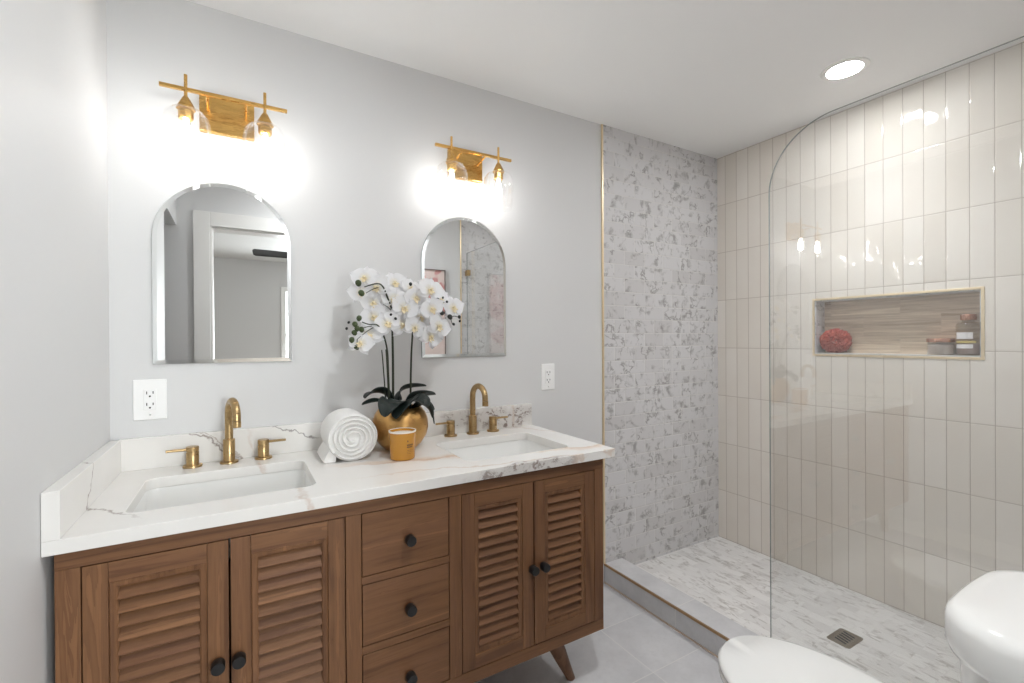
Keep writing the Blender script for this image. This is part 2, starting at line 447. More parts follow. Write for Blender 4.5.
# wall behind the toilet with the doorway the photograph is taken from
DX0, DX1, DH = .185, .945, 2.075
bm = B()
box(bm, 0, DX0, YO-T, YO, 0, H); box(bm, DX1, XM, YO-T, YO, 0, H); box(bm, DX0, DX1, YO-T, YO, DH, H)
struct('wall_front', bm, MT['wall'])
bm = B(); box(bm, XM, XS+.12, YO-T, YO, 0, H); struct('wall_front_marble', bm, MT['mosaic'])
bm = B()   # door casing, both jambs and head, and the jamb lining
for y0, y1 in ((YO, YO+.016), (YO-T-.016, YO-T)):
    box(bm, DX0-.095, DX0, y0, y1, 0, DH+.095); box(bm, DX1, DX1+.095, y0, y1, 0, DH+.095); box(bm, DX0, DX1, y0, y1, DH, DH+.095)
box(bm, DX0, DX0+.014, YO-T, YO, 0, DH); box(bm, DX1-.014, DX1, YO-T, YO, 0, DH); box(bm, DX0+.014, DX1-.014, YO-T, YO, DH-.014, DH)
struct('door_1', bm, MT['trimw'], 0, .003)
# bedroom seen in the mirror
BY = -5.6
bm = B(); box(bm, -1.3, 3.2, BY, YO-T-.001, -.1, -.001); struct('floor_bedroom', bm, MT['carpet'])
bm = B(); box(bm, -1.3, 3.2, BY, YO-T-.06, H, H+.1); struct('ceiling_bedroom', bm, MT['bedwall'])
bm = B(); WX0, WX1, WZ0, WZ1 = .93, 2.2, .75, 2.02
box(bm, -1.3, WX0, BY-.1, BY, 0, H); box(bm, WX1, 3.2, BY-.1, BY, 0, H); box(bm, WX0, WX1, BY-.1, BY, 0, WZ0); box(bm, WX0, WX1, BY-.1, BY, WZ1, H)
struct('wall_bedroom', bm, MT['bedwall'])
bm = B(); box(bm, -1.4, -1.3, BY, YO-T-.06, 0, H); struct('wall_bedroom_left', bm, MT['bedwall'])
bm = B(); box(bm, 3.2, 3.3, BY, YO-T, 0, H); struct('wall_bedroom_right', bm, MT['bedwall'])
bm = B()
for a in (WX0-.06, WX1): box(bm, a, a+.06, BY, BY+.02, WZ0-.06, WZ1+.06)
box(bm, WX0, WX1, BY, BY+.02, WZ1, WZ1+.06); box(bm, WX0, WX1, BY, BY+.03, WZ0-.06, WZ0)
box(bm, (WX0+WX1)/2-.02, (WX0+WX1)/2+.02, BY-.06, BY-.03, WZ0, WZ1); box(bm, WX0, WX1, BY-.06, BY-.03, 1.37, 1.40)
w = struct('window_1', bm, MT['trimw'], 0, .002)
bm = B(); box(bm, WX0, WX1, BY-.05, BY-.044, WZ0, WZ1); obj('window_pane', bm, MT['jarg'], w, 0)

# shower alcove
bm = B(); box(bm, XM, XS, -.006, 0, SFZ-.03, H); struct('wall_marble', bm, MT['mosaic'])
bm = B(); box(bm, XM-.010, XM, -.009, 0, CBZ, H); struct('trim_1', bm, MT['trimg'], 0, .001)
NY0, NY1, NZ0, NZ1 = -1.224, -.584, 1.212, 1.492
bm = B()
box(bm, XS, XS+.12, NY1, .1, 0, H); box(bm, XS, XS+.12, YO, NY0, 0, H)
box(bm, XS, XS+.12, NY0, NY1, 0, NZ0); box(bm, XS, XS+.12, NY0, NY1, NZ1, H)
struct('wall_right', bm, MT['zell'])
ND = XS+.092
bm = B(); box(bm, ND, ND+.02, NY0, NY1, NZ0, NZ1); struct('wall_niche_back', bm, mat_travertine('travertine_niche'))
bm = B(); box(bm, XS+.002, ND, NY1-.004, NY1, NZ0, NZ1); box(bm, XS+.002, ND, NY0, NY0+.004, NZ0, NZ1); box(bm, XS+.002, ND, NY0, NY1, NZ1-.004, NZ1)
struct('wall_niche_side', bm, MT['mosaic_y'])
bm = B(); box(bm, XS+.002, ND, NY0+.004, NY1-.004, NZ0-.001, NZ0+.006); struct('trim_niche_sill', bm, MT['nichefl'])
bm = B(); q = .011
for (a, b, c, d) in ((NY0-q, NY0, NZ0-q, NZ1+q), (NY1, NY1+q, NZ0-q, NZ1+q), (NY0, NY1, NZ0-q, NZ0), (NY0, NY1, NZ1, NZ1+q)):
    box(bm, XS-.003, XS+.004, a, b, c, d)
struct('trim_2', bm, MT['trimg'], 0, .001)
bm = B(); box(bm, CBI, XS, YO, 0, .002, SFZ); struct('floor_shower', bm, MT['showfl'])
bm = B(); box(bm, CBX, CBI, YO, 0, 0, CBZ); cb = struct('curb', bm, MT['curb'], 0, .001)
bm = B(); box(bm, CBX-.003, CBX+.006, YO, -.0095, CBZ-.007, CBZ+.002); struct('trim_3', bm, MT['bronze'], 0)
bm = B(); box(bm, CBX-.005, CBX, YO, 0, 0, .005); struct('trim_4', bm, plain('sand_caulk', srgb(190, 170, 152), .7), 0)
bm = B(); box(bm, 0, XM-.012, -.013, 0, 0, .098); struct('baseboard_back', bm, MT['trimw'], 0, .004)
bm = B(); box(bm, DX1+.097, CBX-.006, YO, YO+.013, 0, .098); struct('baseboard_front', bm, MT['trimw'], 0, .004)
bm = B(); box(bm, 0, .013, LY, -.014, 0, .098); struct('baseboard_left', bm, MT['trimw'], 0, .004)
bm = B(); box(bm, XM-.010, XM, YO, YO+.009, CBZ, H); struct('trim_5', bm, MT['trimg'], 0, .001)

# ================================================================== VANITY CABINET
X0, X1, Z0, Z1 = .0160, 1.5150, .2177, CB
van = thing('vanity_cabinet', 'long walnut bathroom vanity with louvred doors, three drawers and splayed legs', 'vanity cabinet', ((X0+X1)/2, -.29, 0))
YB = -.022
bm = B()   # carcass: sides, floor, back, dividers
box(bm, X0, X0+.018, YF+.02, YB, Z0, Z1); box(bm, X1-.018, X1, YF+.02, YB, Z0, Z1)
box(bm, X0+.018, X1-.018, YF+.02, YB, Z0, Z0+.018); box(bm, X0+.018, X1-.018, YB-.012, YB, Z0+.018, Z1-.20)
box(bm, .603, .621, YF+.02, YB-.012, Z0+.018, Z1-.2); box(bm, .912, .930, YF+.02, YB-.012, Z0+.018, Z1-.2)
obj('carcass', bm, MT['wood_v'], van, 0, .001)
FR = [(X0, .0570), (.5985, .6400), (.9010, .9415), (1.4745, X1)]
for a, b in FR:
    bm = B(); box(bm, a, b, YF, YF+.02, .2585, .8165); obj('stile', bm, MT['wood_v'], van, 0, .0012)
bm = B(); box(bm, X0, X1, YF-.001, YF+.02, .8170, Z1)
obj('top_rail', bm, MT['wood_h'], van, 0, .0012)
bm = B(); box(bm, X0, X1, YF, YF+.02, Z0, .2580)
obj('bottom_rail', bm, MT['wood_h'], van, 0, .0012)
for a, b in ((.6175, .6385), (.4235, .4445)):
    bm = B(); box(bm, .6403, .9007, YF, YF+.02, a, b); obj('drawer_rail', bm, MT['wood_h'], van, 0, .0012)
def knob(x, z, parent):
    bm = B(); y = YF+.001
    lathe(bm, [(.0085, 0), (.0085, -.006), (.0138, -.008), (.0148, -.010), (.0148, -.0310), (.0136, -.0330)], (x, y, z), 28, axis='y')
    return obj('knob', bm, MT['black'], parent, 40)
def door(x0, x1, kx):
    g = .0022; x0 += g; x1 -= g; z0, z1 = .2585+g, .8168-g; y0, y1 = YF+.0005, YF+.0200
    sw, rw = .0430, .0440
    bm = B()
    box(bm, x0, x0+sw, y0, y1, z0, z1, 0); box(bm, x1-sw, x1, y0, y1, z0, z1, 0)
    box(bm, x0+sw+.0004, x1-sw-.0004, y0, y1, z0, z0+rw, 1); box(bm, x0+sw+.0004, x1-sw-.0004, y0, y1, z1-rw, z1, 1)
    d = obj('door', bm, [MT['wood_v'], MT['wood_h']], van, 0, .001)
    a0, a1, c0, c1 = x0+sw, x1-sw, z0+rw, z1-rw
    bm = B()       # mitred bead round the louvres
    def ring(w, y): return [(a0+w, y, c0+w), (a1-w, y, c0+w), (a1-w, y, c1-w), (a0+w, y, c1-w)]
    loft(bm, [ring(.0006, y0+.012), ring(.0006, y0+.0025), ring(.003, y0+.0012), ring(.007, y0+.003), ring(.0125, y0+.0032), ring(.0165, y0+.006), ring(.0165, y0+.014)], False, False)
    obj('bead_moulding', bm, MT['wood_v'], d, 30)
    b0, b1, e0, e1 = a0+.0165, a1-.0165, c0+.0165, c1-.0165
    bm = B(); n = 14; pit = (e1-e0)/n
    for k in range(n):
        zc = e0 + (k+.47)*pit; yc = y0+.0115
        tx, tz = cos(radians(56)), sin(radians(56)); hw, ht = .0142, .0032
        prof = []
        for (s, t_) in ((-1, -.6), (-1, .6), (-.9, 1), (.9, 1), (1, .6), (1, -.6), (.9, -1), (-.9, -1)):
            prof.append((yc + s*hw*tx - t_*ht*tz, zc + s*hw*tz + t_*ht*tx))
        loft(bm, [[(x, p[0], p[1]) for p in prof] for x in (b0-.001, b1+.001)])
    obj('louvres', bm, MT['wood_h'], d, 30)
    bm = B(); box(bm, a0, a1, YF+.030, YF+.034, c0, c1); obj('backing_board', bm, MT['dark'], d, 0)  # dark board colour stands in for shade behind the louvres
    knob(kx, .5255, d)
door(.0570, .3283, .3040); door(.3283, .5985, .3470); door(.9415, 1.2085, 1.1960); door(1.2085, 1.4745, 1.2400)
for z0, z1, kz in ((.6385, .8168, .7200), (.4445, .6175, .5200), (.2585, .4235, .3230)):
    g = .0022; bm = B(); box(bm, .6400+g, .9010-g, YF+.0005, YF+.0200, z0+g, z1-g)
    d = obj('drawer', bm, MT['wood_h'], van, 0, .0016)
    bm = B(); xa, xb, zb = .652, .889, z1-.04
    box(bm, xa, xb, YF+.0205, -.10, z0+.015, z0+.022); box(bm, xa, xa+.010, YF+.0205, -.10, z0+.022, zb); box(bm, xb-.010, xb, YF+.0205, -.10, z0+.022, zb)
    obj('drawer_box', bm, MT['wood_h'], d, 0)
    knob(.7734, kz, d)
for xt, xf, yt, yf in ((1.328, 1.436, -.500, -.476), (.203, .095, -.500, -.476), (1.328, 1.436, -.10, -.124), (.203, .095, -.10, -.124)):
    bm = B(); P = [Vector((xt, yt, Z0)), Vector((xt*.65+xf*.35, yt*.65+yf*.35, Z0*.65)), Vector((xf, yf, .0))]
    rings = []
    for p, r in ((P[0], .034), (P[1], .031), ((P[1]+P[2])/2, .0245), (P[2]+Vector((0, 0, .004)), .0175), (P[2], .0155)):
        rings.append([(p.x + r*cos(2*pi*j/20), p.y + r*sin(2*pi*j/20), p.z) for j in range(20)])
    loft(bm, rings[::-1]); obj('leg', bm, MT['wood_v'], van, 50)

# ================================================================== COUNTERTOP
CX1, CY0 = 1.5604, -.5946
ct = thing('countertop', 'white quartz double vanity top with beige and charcoal veins on walnut cabinet', 'countertop', (.78, -.3, CB))
SINKS = ((.113, .540), (1.012, 1.439)); SY0, SY1 = -.4830, -.1560
bm = B()
outer = [(.001, CY0), (CX1, CY0), (CX1, -.001), (.001, -.001)]
loops = [outer] + [rrect(a, b, SY0, SY1, .032, 7) for a, b in SINKS]
ed = []
for lp in loops:
    vs = [bm.verts.new((x, y, CT)) for x, y in lp]
    ed += [bm.edges.new((vs[i], vs[(i+1) % len(vs)])) for i in range(len(vs))]
bmesh.ops.triangle_fill(bm, use_beauty=True, use_dissolve=False, edges=ed)
# keep only faces outside the cut-outs
kill = [f for f in bm.faces if any(a < f.calc_center_median().x < b and SY0 < f.calc_center_median().y < SY1 and
        all(a-1e-5 <= v.co.x <= b+1e-5 and SY0-1e-5 <= v.co.y <= SY1+1e-5 for v in f.verts) for a, b in SINKS)]
bmesh.ops.delete(bm, geom=kill, context='FACES')
ret = bmesh.ops.extrude_face_region(bm, geom=list(bm.faces))
bmesh.ops.translate(bm, verts=[v for v in ret['geom'] if isinstance(v, bmesh.types.BMVert)], vec=(0, 0, CB-CT))
slab = obj('slab', bm, MT['quartz'], ct, 30, .0015)
bm = B(); box(bm, .022, CX1, -.0215, -.001, CT, CT+.1008); obj('back_splash', bm, MT['quartz'], ct, 0, .0012)
bm = B(); box(bm, .001, .0300, CY0, -.0220, CT, CT+.1008); obj('side_splash', bm, MT['quartz'], ct, 0, .0012)

# ================================================================== SINKS
def sink(a, b, label):
    s = thing('sink', label, 'sink', ((a+b)/2, (SY0+SY1)/2, CB), 'undermount sinks in the vanity top')
    o = .006; y0, y1 = SY0, SY1
    def ring(e, r, z): return [(x, y, z) for x, y in rrect(a-e, b+e, y0-e, y1+e, r, 7)]
    bm = B()
    zt = CB-.0005
    loft(bm, [ring(-.09, .03, CB-.148), ring(-.03, .05, CB-.146), ring(.012, .05, CB-.120), ring(.024, .05, zt-.01), ring(.024, .05, zt),
              ring(.004, .034, zt), ring(.002, .034, zt-.012), ring(-.004, .040, CB-.095), ring(-.014, .05, CB-.122), ring(-.04, .06, CB-.132), ring(-.09, .06, CB-.135)])
    obj('basin', bm, MT['sinkp'], s, 50)
    c = ((a+b)/2, (y0+y1)/2+.02, CB-.1345)
    bm = B(); lathe(bm, [(.030, 0), (.031, .002), (.024, .0035), (.019, .0025), (.018, .004), (.004, .0055)], c, 28)
    obj('sink_drain', bm, MT['brass'], s, 40)
sink(*SINKS[0], 'undermount white sink below the two-socket outlet on the left')
sink(*SINKS[1], 'undermount white sink nearest the shower, beside the orchid')

# ================================================================== FAUCETS
CT += .0005
fa = thing('faucet', 'brushed brass gooseneck faucet with two levers at the sink beside the towel', 'faucet', (.320, -.066, CT), 'widespread brass faucets')
fx, fy = .320, -.066
bm = B()
lathe(bm, [(.0275, 0), (.0275, .004), (.0262, .0065), (.0175, .0075), (.0175, .078), (.0165, .0795), (.0128, .080)], (fx, fy, CT), 32)
zb, rr = CT+.163, .0475
path = [(fx, fy, CT+.078), (fx, fy, zb-.03), (fx, fy, zb)]
path += [(fx, fy-rr+rr*cos(a), zb+rr*sin(a)) for a in [pi*k/14 for k in range(1, 15)]]
path += [(fx, fy-2*rr, zb-.006), (fx, fy-2*rr-.001, zb-.012)]
tube(bm, path, .0122, 20)
obj('spout', bm, MT['brass'], fa, 50)
bm = B(); tube(bm, [(fx, fy-2*rr-.001, zb-.0125), (fx, fy-2*rr-.0015, zb-.033)], .0127, 20); obj('aerator', bm, MT['brass'], fa, 50)
for sgn in (-1, 1):
    hx, hy = fx + sgn*.102, fy + .004
    bm = B()
    lathe(bm, [(.0275, 0), (.0275, .004), (.0262, .0065), (.0178, .0075), (.0178, .047), (.0170, .0482), (.0150, .0486), (.0150, .0502), (.0178, .0508), (.0178, .0640), (.0165, .0652)], (hx, hy, CT), 32)
    h = obj('handle', bm, MT['brass'], fa, 40)
    bm = B(); tube(bm, [(hx+sgn*.012, hy-.002, CT+.057), (hx+sgn*.070, hy-.010, CT+.0585)], [.0046, .0040], 14); obj('lever', bm, MT['brass'], h, 50)
fb = dup(fa, (1.2265, -.064, CT), 'brushed brass gooseneck faucet with two levers at the sink nearest the shower')
for r_, ang in ((fa, 14), (fb, 8)):
    for c_ in r_.children:
        if c_.name.startswith(('spout', 'aerator')): c_.rotation_euler = (0, 0, radians(ang))
CT -= .0005

# ================================================================== MIRRORS
def arch(w, z0, z1, e=0., n=28):
    hw = w/2-e; zs = z1-w/2
    pts = [(-hw, z0+e), (hw, z0+e)]
    pts += [(hw*cos(a), zs + (hw)*sin(a)) for a in [pi*k/n for k in range(n+1)]]
    return pts
def mirror(xc, label):
    w, z0, z1 = .409, 1.2225, 1.8405
    m = thing('mirror', label, 'mirror', (xc, 0, z0), 'arched mirrors over the sinks')
    def ring(e, y): return [(xc+x, y, z) for x, z in arch(w, z0, z1, e)]
    bm = B(); loft(bm, [ring(0, -.002), ring(0, -.0085)], True, False); obj('backing', bm, MT['glassedge'], m, 0)
    bm = B(); loft(bm, [ring(0., -.0085), ring(.013, -.0100)], False, False); obj('bevelled_edge', bm, MT['bevelg'], m, 0)
    bm = B(); loft(bm, [ring(.013, -.0100), ring(.0131, -.0095)], True, False); obj('mirror_glass', bm, MT['mirror'], m, 0)
mirror(.3140, 'arched frameless mirror above the sink and faucet beside the towel')
mirror(1.2230, 'arched frameless mirror behind the orchid, reflecting pink art and marble')

# ================================================================== VANITY LIGHTS
lx = .322; LZ = 2.100; LYD = -.110
vl = thing('vanity_light', 'gold two-bulb wall light with clear shades above the mirror reflecting the doorway', 'wall light', (lx, 0, 2.08), 'gold vanity lights')
bm = B(); box(bm, lx-.081, lx+.081, -.022, -.001, 2.014, 2.138); obj('backplate', bm, MT['gold'], vl, 0, .003)
bm = B()
box(bm, lx-.1785, lx+.1785, LYD-.0055, LYD+.0055, LZ-.0055, LZ+.0055); obj('crossbar', bm, MT['gold'], vl, 0, .001)
for sgn in (-1, 1):
    bm = B(); tube(bm, [(lx+sgn*.055, -.021, 2.085), (lx+sgn*.055, LYD+.005, LZ)], .0045, 12); obj('arm', bm, MT['gold'], vl, 50)
for sgn in (-1, 1):
    x = lx+sgn*.110
    bm = B(); tube(bm, [(x, LYD-.008, 2.1425), (x, LYD-.008, 2.058)], .0048, 14); obj('rod', bm, MT['gold'], vl, 50)
    bm = B()
    lathe(bm, [(.0060, 2.074), (.0095, 2.070), (.0235, 2.043), (.0262, 2.038), (.0262, 2.032), (.0205, 2.030), (.0205, 2.006), (.0185, 2.002)], (x, LYD-.008, 0), 8)
    obj('socket', bm, MT['gold'], vl, 20)
    bm = B()
    pr = [(.0275, 2.033), (.030, 2.0335), (.040, 2.031), (.052, 2.023), (.0615, 2.008), (.0665, 1.988), (.0672, 1.968), (.0650, 1.935), (.0610, 1.900), (.0580, 1.874)]
    pr2 = [(r-.0022, z) for r, z in pr[::-1]]
    lathe(bm, pr + pr2, (x, LYD-.008, 0), 40, cap0=False, cap1=False)
    obj('shade', bm, MT['shade'], vl, 60)
    bm = B()
    lathe(bm, [(.0120, 2.0015), (.0140, 1.990), (.0200, 1.972), (.0240, 1.950), (.0230, 1.930), (.0150, 1.912), (.004, 1.906)], (x, LYD-.008, 0), 24)
    gb = obj('bulb', bm, MT['shade'], vl, 60)
    bm = B()
    lathe(bm, [(.004, 2.000), (.0075, 1.990), (.0110, 1.972), (.0135, 1.952), (.0130, 1.934), (.0085, 1.921), (.003, 1.917)], (x, LYD-.008, 0), 18)
    obj('filament', bm, MT['bulb'], gb, 60)
vl.location.z = 2.072
dup(vl, (1.222, 0, 2.072), 'gold two-bulb wall light with clear shades above the mirror behind the orchid')

# ================================================================== OUTLETS
def outlet(xc, zc, label, w=.0885, h=.131):
    o = thing('outlet', label, 'outlet', (xc, 0, zc), 'white wall outlets')
    bm = B(); box(bm, xc-w/2, xc+w/2, -.006, -.0005, zc-h/2, zc+h/2); obj('cover_plate', bm, MT['plate'], o, 0, .003)
    bm = B(); box(bm, xc-.0168, xc+.0168, -.0085, -.006, zc-.0335, zc+.0335); r = obj('receptacle', bm, MT['plate'], o, 0, .001)
    bm = B()
    for s in (-1, 1):
        z = zc + s*.0185
        box(bm, xc-.0095, xc-.0070, -.0092, -.0084, z-.0005, z+.0085); box(bm, xc+.0070, xc+.0095, -.0092, -.0084, z+.0005, z+.0085)
        lathe(bm, [(.0028, -.0084), (.0028, -.0092)], (xc, 0, z-.0075), 12, axis='y')
    obj('slots', bm, MT['slot'], r, 0)
    bm = B(); lathe(bm, [(.0032, -.0060), (.0030, -.0070)], (xc, 0, zc-.049), 14, axis='y'); obj('plate_screw', bm, MT['chrome'], o, 40)
outlet(.1015, 1.1085, 'white two-socket outlet on the wall beside the left corner')
outlet(1.6675, 1.1120, 'white wall outlet between the arched mirror and the marble shower wall', .078, .128)

# ================================================================== ROLLED TOWEL
CT += .0005
tw = thing('rolled_towel', 'thick white rolled towel showing its spiral end, beside the gold pot', 'towel', (.676, -.18, CT))
bm = B()
cxT, r0 = .682, .0815; czT = CT+.0785
def troll(a, r, y):   # slightly squashed roll
    z = czT + r*.965*sin(a) if sin(a) > 0 else czT + r*.965*sin(a)
    return (cxT + r*1.02*cos(a) + (y+.28)*.02, y, max(z, CT+.0012))
rings = []
NN = 48
for (f, y) in ((.90, -.262), (.955, -.272), (.985, -.268), (1., -.255), (1.0, -.20), (.995, -.14), (1., -.095), (.97, -.078), (.90, -.072)):
    rings.append([troll(2*pi*j/NN, r0*f, y) for j in range(NN)])
loft(bm, rings, True, True)
obj('roll_body', bm, MT['towel'], tw, 60)
bm = B()           # the wound layers at the end
turns, steps = 4.2, 220
inner, outerp = [], []
base = []
for k in range(steps):
    t_ = k/(steps-1); a = -2*pi*turns*t_ - 1.25; r = .011 + (r0*.90-.011)*t_**.92
    r *= 1 + .035*sin(3*a+.6)*(1-t_*.7)
    base.append((a, r))
th = .0088
rows = []
for a, r in base:
    row = []
    for (dr, y) in ((-th*.5, -.258), (-th*.36, -.271), (0, -.2755), (th*.36, -.271), (th*.5, -.258)):
        row.append(troll(a, max(r+dr, .002), y))
    rows.append(row)
loft(bm, rows, True, True, 0, False)
obj('spiral_end', bm, MT['towel'], tw, 70)
bm = B()           # loose flap at the base
prof = [(-.010, .078), (-.034, .052), (-.052, .026), (-.060, .010), (-.052, .0015), (-.02, .001)]
rows = []
for y in (-.256, -.24, -.18, -.11, -.088):
    e = .004 if y in (-.256, -.088) else 0
    rows.append([(cxT - .040 + px*.95 + e + (y+.28)*.02, y, CT + max(.0012, pz - e)) for px, pz in prof])
loft(bm, rows, True, True)
obj('loose_flap', bm, MT['towel'], tw, 60)

# ================================================================== ORCHID IN GOLD POT
px, py = .876, -.166
orc = thing('potted_orchid', 'white orchid with dark leaves in a round gold pot', 'potted orchid', (px, py, CT))
bm = B()
prof = [(.050, 0), (.058, .003), (.078, .022), (.096, .050), (.1035, .080), (.1020, .108), (.0930, .134), (.0800, .152), (.0735, .1575), (.0700, .1560), (.0770, .148), (.089, .130), (.096, .100), (.090, .060)]
lathe(bm, prof, (px, py, CT), 48, cap1=False); obj('pot', bm, MT['pot'], orc, 60)
bm = B(); lathe(bm, [(.088, .134), (.05, .140), (.004, .143)], (px, py, CT), 30, cap0=True); obj('moss', bm, MT['soil'], orc, 60)
def leaf(pts, width, twist=0., drop=0.):
    bm = B(); P = catmull(pts, 7); n = len(P); rows = []
    for i, p in enumerate(P):
        t_ = i/(n-1); w = width*(sin(pi*min(1, (t_*.88+.10)))**.75)*(1 if t_ < .98 else .3)
        d = (P[min(i+1, n-1)]-P[max(i-1, 0)]).normalized()
        sd = d.cross(Vector((0, 0, 1)));
        if sd.length < .2: sd = d.cross(Vector((0, 1, 0)))
        sd.normalize(); up = sd.cross(d).normalized()
        sd2 = sd*cos(twist)+up*sin(twist); up2 = up*cos(twist)-sd*sin(twist)
        rows.append([p + sd2*w*s + up2*(abs(s)**1.6*w*.30 - .002*(1-abs(s))) for s in (-1, -.75, -.45, -.15, 0, .15, .45, .75, 1)])
    loft(bm, rows, False, False, 0, False)
    o = obj('leaf', bm, MT['leaf'], orc, 70)
    md = o.modifiers.new('blade', 'SOLIDIFY'); md.thickness = .0022; md.offset = 0
Zr = CT+.150
leaf([(px-.02, py-.01, Zr+.008), (.838, py-.060, 1.072), (.806, py-.098, 1.066), (.786, py-.112, 1.030)], .046, .15)
leaf([(px-.005, py-.01, Zr+.006), (.872, py-.065, 1.076), (.848, py-.105, 1.062), (.822, py-.125, 1.022)], .052, -.1)
leaf([(px+.01, py-.01, Zr+.006), (.910, py-.055, 1.072), (.935, py-.080, 1.068), (.950, py-.095, 1.050)], .042, -.2)
leaf([(px-.02, py+.0, Zr+.01), (.820, py+.01, 1.096), (.775, py+.005, 1.104), (.742, py-.01, 1.088)], .038, -.3)
leaf([(px-.02, py-.0, Zr), (.80, py-.01, 1.070), (.765, py-.02, 1.074), (.728, py-.03, 1.068)], .020, .2)
leaf([(px+.02, py+.0, Zr+.005), (.920, py+.0, 1.074), (.965, py-.01, 1.084), (1.010, py-.02, 1.086)], .032, .5)
leaf([(px+.0, py+.02, Zr+.01), (.885, py+.03, 1.098), (.930, py+.035, 1.114), (.990, py+.03, 1.116)], .024, .5)
leaf([(px+.04, py-.02, Zr), (.950, py-.03, 1.064), (.985, py-.038, 1.036), (.994, py-.042, .975)], .012, 1.2)
leaf([(px+.04, py-.03, Zr), (.940, py-.06, 1.062), (.966, py-.072, 1.040), (.976, py-.076, 1.005)], .016, .8)
def stem(pts, r0=.0042, r1=.0018, m=7):
    bm = B(); P = catmull(pts, m); n = len(P)
    tube(bm, P, [r0+(r1-r0)*i/(n-1) for i in range(n)], 8); obj('stem', bm, MT['stem'], orc, 60)
def XY(pts, y0, y1):
    n = len(pts)-1; return [(x, y0+(y1-y0)*i/n, z) for i, (x, z) in enumerate(pts)]
stem(XY([(.850, 1.02), (.846, 1.204), (.840, 1.334), (.835, 1.401), (.813, 1.452), (.792, 1.488), (.766, 1.494), (.722, 1.479)], -.160, -.275), .0050)
stem(XY([(.831, 1.02), (.822, 1.179), (.816, 1.253), (.801, 1.309), (.776, 1.349), (.742, 1.352), (.716, 1.359)], -.185, -.262), .0040)
stem(XY([(.915, 1.02), (.914, 1.183), (.914, 1.278), (.919, 1.365), (.943, 1.419), (.991, 1.425), (1.045, 1.383)], -.165, -.245), .0044)
stem(XY([(.838, 1.02), (.834, 1.149), (.828, 1.262)], -.150, -.150), .0040, .003)
stem(XY([(.822, 1.02), (.811, 1.187), (.805, 1.261)], -.175, -.175), .0026, .002)
for a, b in (((.792, -.222, 1.488), (.736, -.232, 1.462)), ((.838, -.2, 1.372), (.858, -.212, 1.412)), ((.776, -.222, 1.349), (.700, -.23, 1.330)), ((.776, -.222, 1.349), (.704, -.238, 1.300)),
             ((.835, -.205, 1.401), (.800, -.222, 1.425)), ((.991, -.24, 1.425), (1.008, -.25, 1.398)), ((.991, -.24, 1.425), (1.028, -.25, 1.440)), ((1.045, -.245, 1.383), (1.078, -.25, 1.384)), ((1.045, -.245, 1.383), (1.055, -.25, 1.355)),
             ((.704, -.238, 1.300), (.702, -.245, 1.273))):
    mid = tuple((p+q_)/2 + (.004 if i == 2 else 0) for i, (p, q_) in enumerate(zip(a, b)))
    stem([a, mid, b], .0016, .0012, 4)
def bud(x, y, z, r, mat):
    bm = B(); bmesh.ops.create_uvsphere(bm, u_segments=12, v_segments=8, radius=r)
    ax = random.uniform(-.6, .6)
    for v in bm.verts:
        v.co = Vector((v.co.x*(1+.10*(v.co.z/r)), v.co.y*.9, v.co.z*1.18)); v.co.rotate(Euler((ax, ax*.7, 0))); v.co += Vector((x, y, z))
    obj('bud', bm, mat, orc, 60)
for x, z in ((.710, 1.495), (.720, 1.461)): bud(x, -.236, z, .0105, MT['gbud'])
for x, z in ((.711, 1.373), (.697, 1.352), (.704, 1.337), (.719, 1.334), (.695, 1.323), (.686, 1.298), (.702, 1.273)): bud(x, -.238, z, .0092, MT['gbud'])
for x, z, r in ((.991, 1.444, .0085), (1.007, 1.398, .0090), (1.040, 1.383, .0095), (1.078, 1.384, .0062), (1.080, 1.368, .0045), (1.055, 1.356, .005), (1.028, 1.440, .0045), (1.012, 1.455, .004), (.675, 1.358, .0045), (.668, 1.337, .0045), (.893, 1.501, .006), (.820, 1.388, .0045), (.837, 1.374, .005)):
    bud(x, -.262 if x > .98 else -.245, z, r, MT['bbud'])
# one orchid flower facing -y, then copies
def petal(bm, ang, L, wd, cup, y0=0., back=.0, pw=.8):
    nu, nv = 8, 7; rows = []
    ca, sa = cos(ang), sin(ang)
    for i in range(nu):
        t_ = i/(nu-1); r = .003 + L*t_
        w = wd*max(.02, (sin(pi*(t_**pw*.93+.06))))**.7
        row = []
        for j in range(nv):
            s = -1+2*j/(nv-1)
            u_ = r*(1-.10*s*s*t_); v_ = w*s
            y = y0 - cup*(s*s*.5) + back*t_*t_ + .0015*sin(9*s+5*t_)
            row.append((u_*ca - v_*sa, y, u_*sa + v_*ca))
        rows.append(row)
    loft(bm, rows, False, False, 0, False)
def flower_meshes():
    bm = B()
    for a in (pi/2, pi/2+radians(128), pi/2-radians(128)): petal(bm, a, .040, .0150, .006, .002, .006, .9)
    for a in (radians(14), pi-radians(14)): petal(bm, a, .044, .0265, .004, -.001, -.004, .72)
    return bm
def lip_mesh():
    bm = B()
    lathe(bm, [(.0015, -.012), (.004, -.010), (.0045, -.004), (.003, .001)], (0, 0, .001), 10, axis='y')
    petal(bm, -pi/2, .016, .0065, -.006, -.004, -.010)
    petal(bm, -pi/2+.9, .010, .005, -.005, -.004, -.008); petal(bm, -pi/2-.9, .010, .005, -.005, -.004, -.008)
    return bm
fl0 = obj('flower', flower_meshes(), MT['petal'], orc, 80, keep=True)
lp0 = obj('flower_lip', lip_mesh(), MT['lip'], fl0, 80, keep=True)
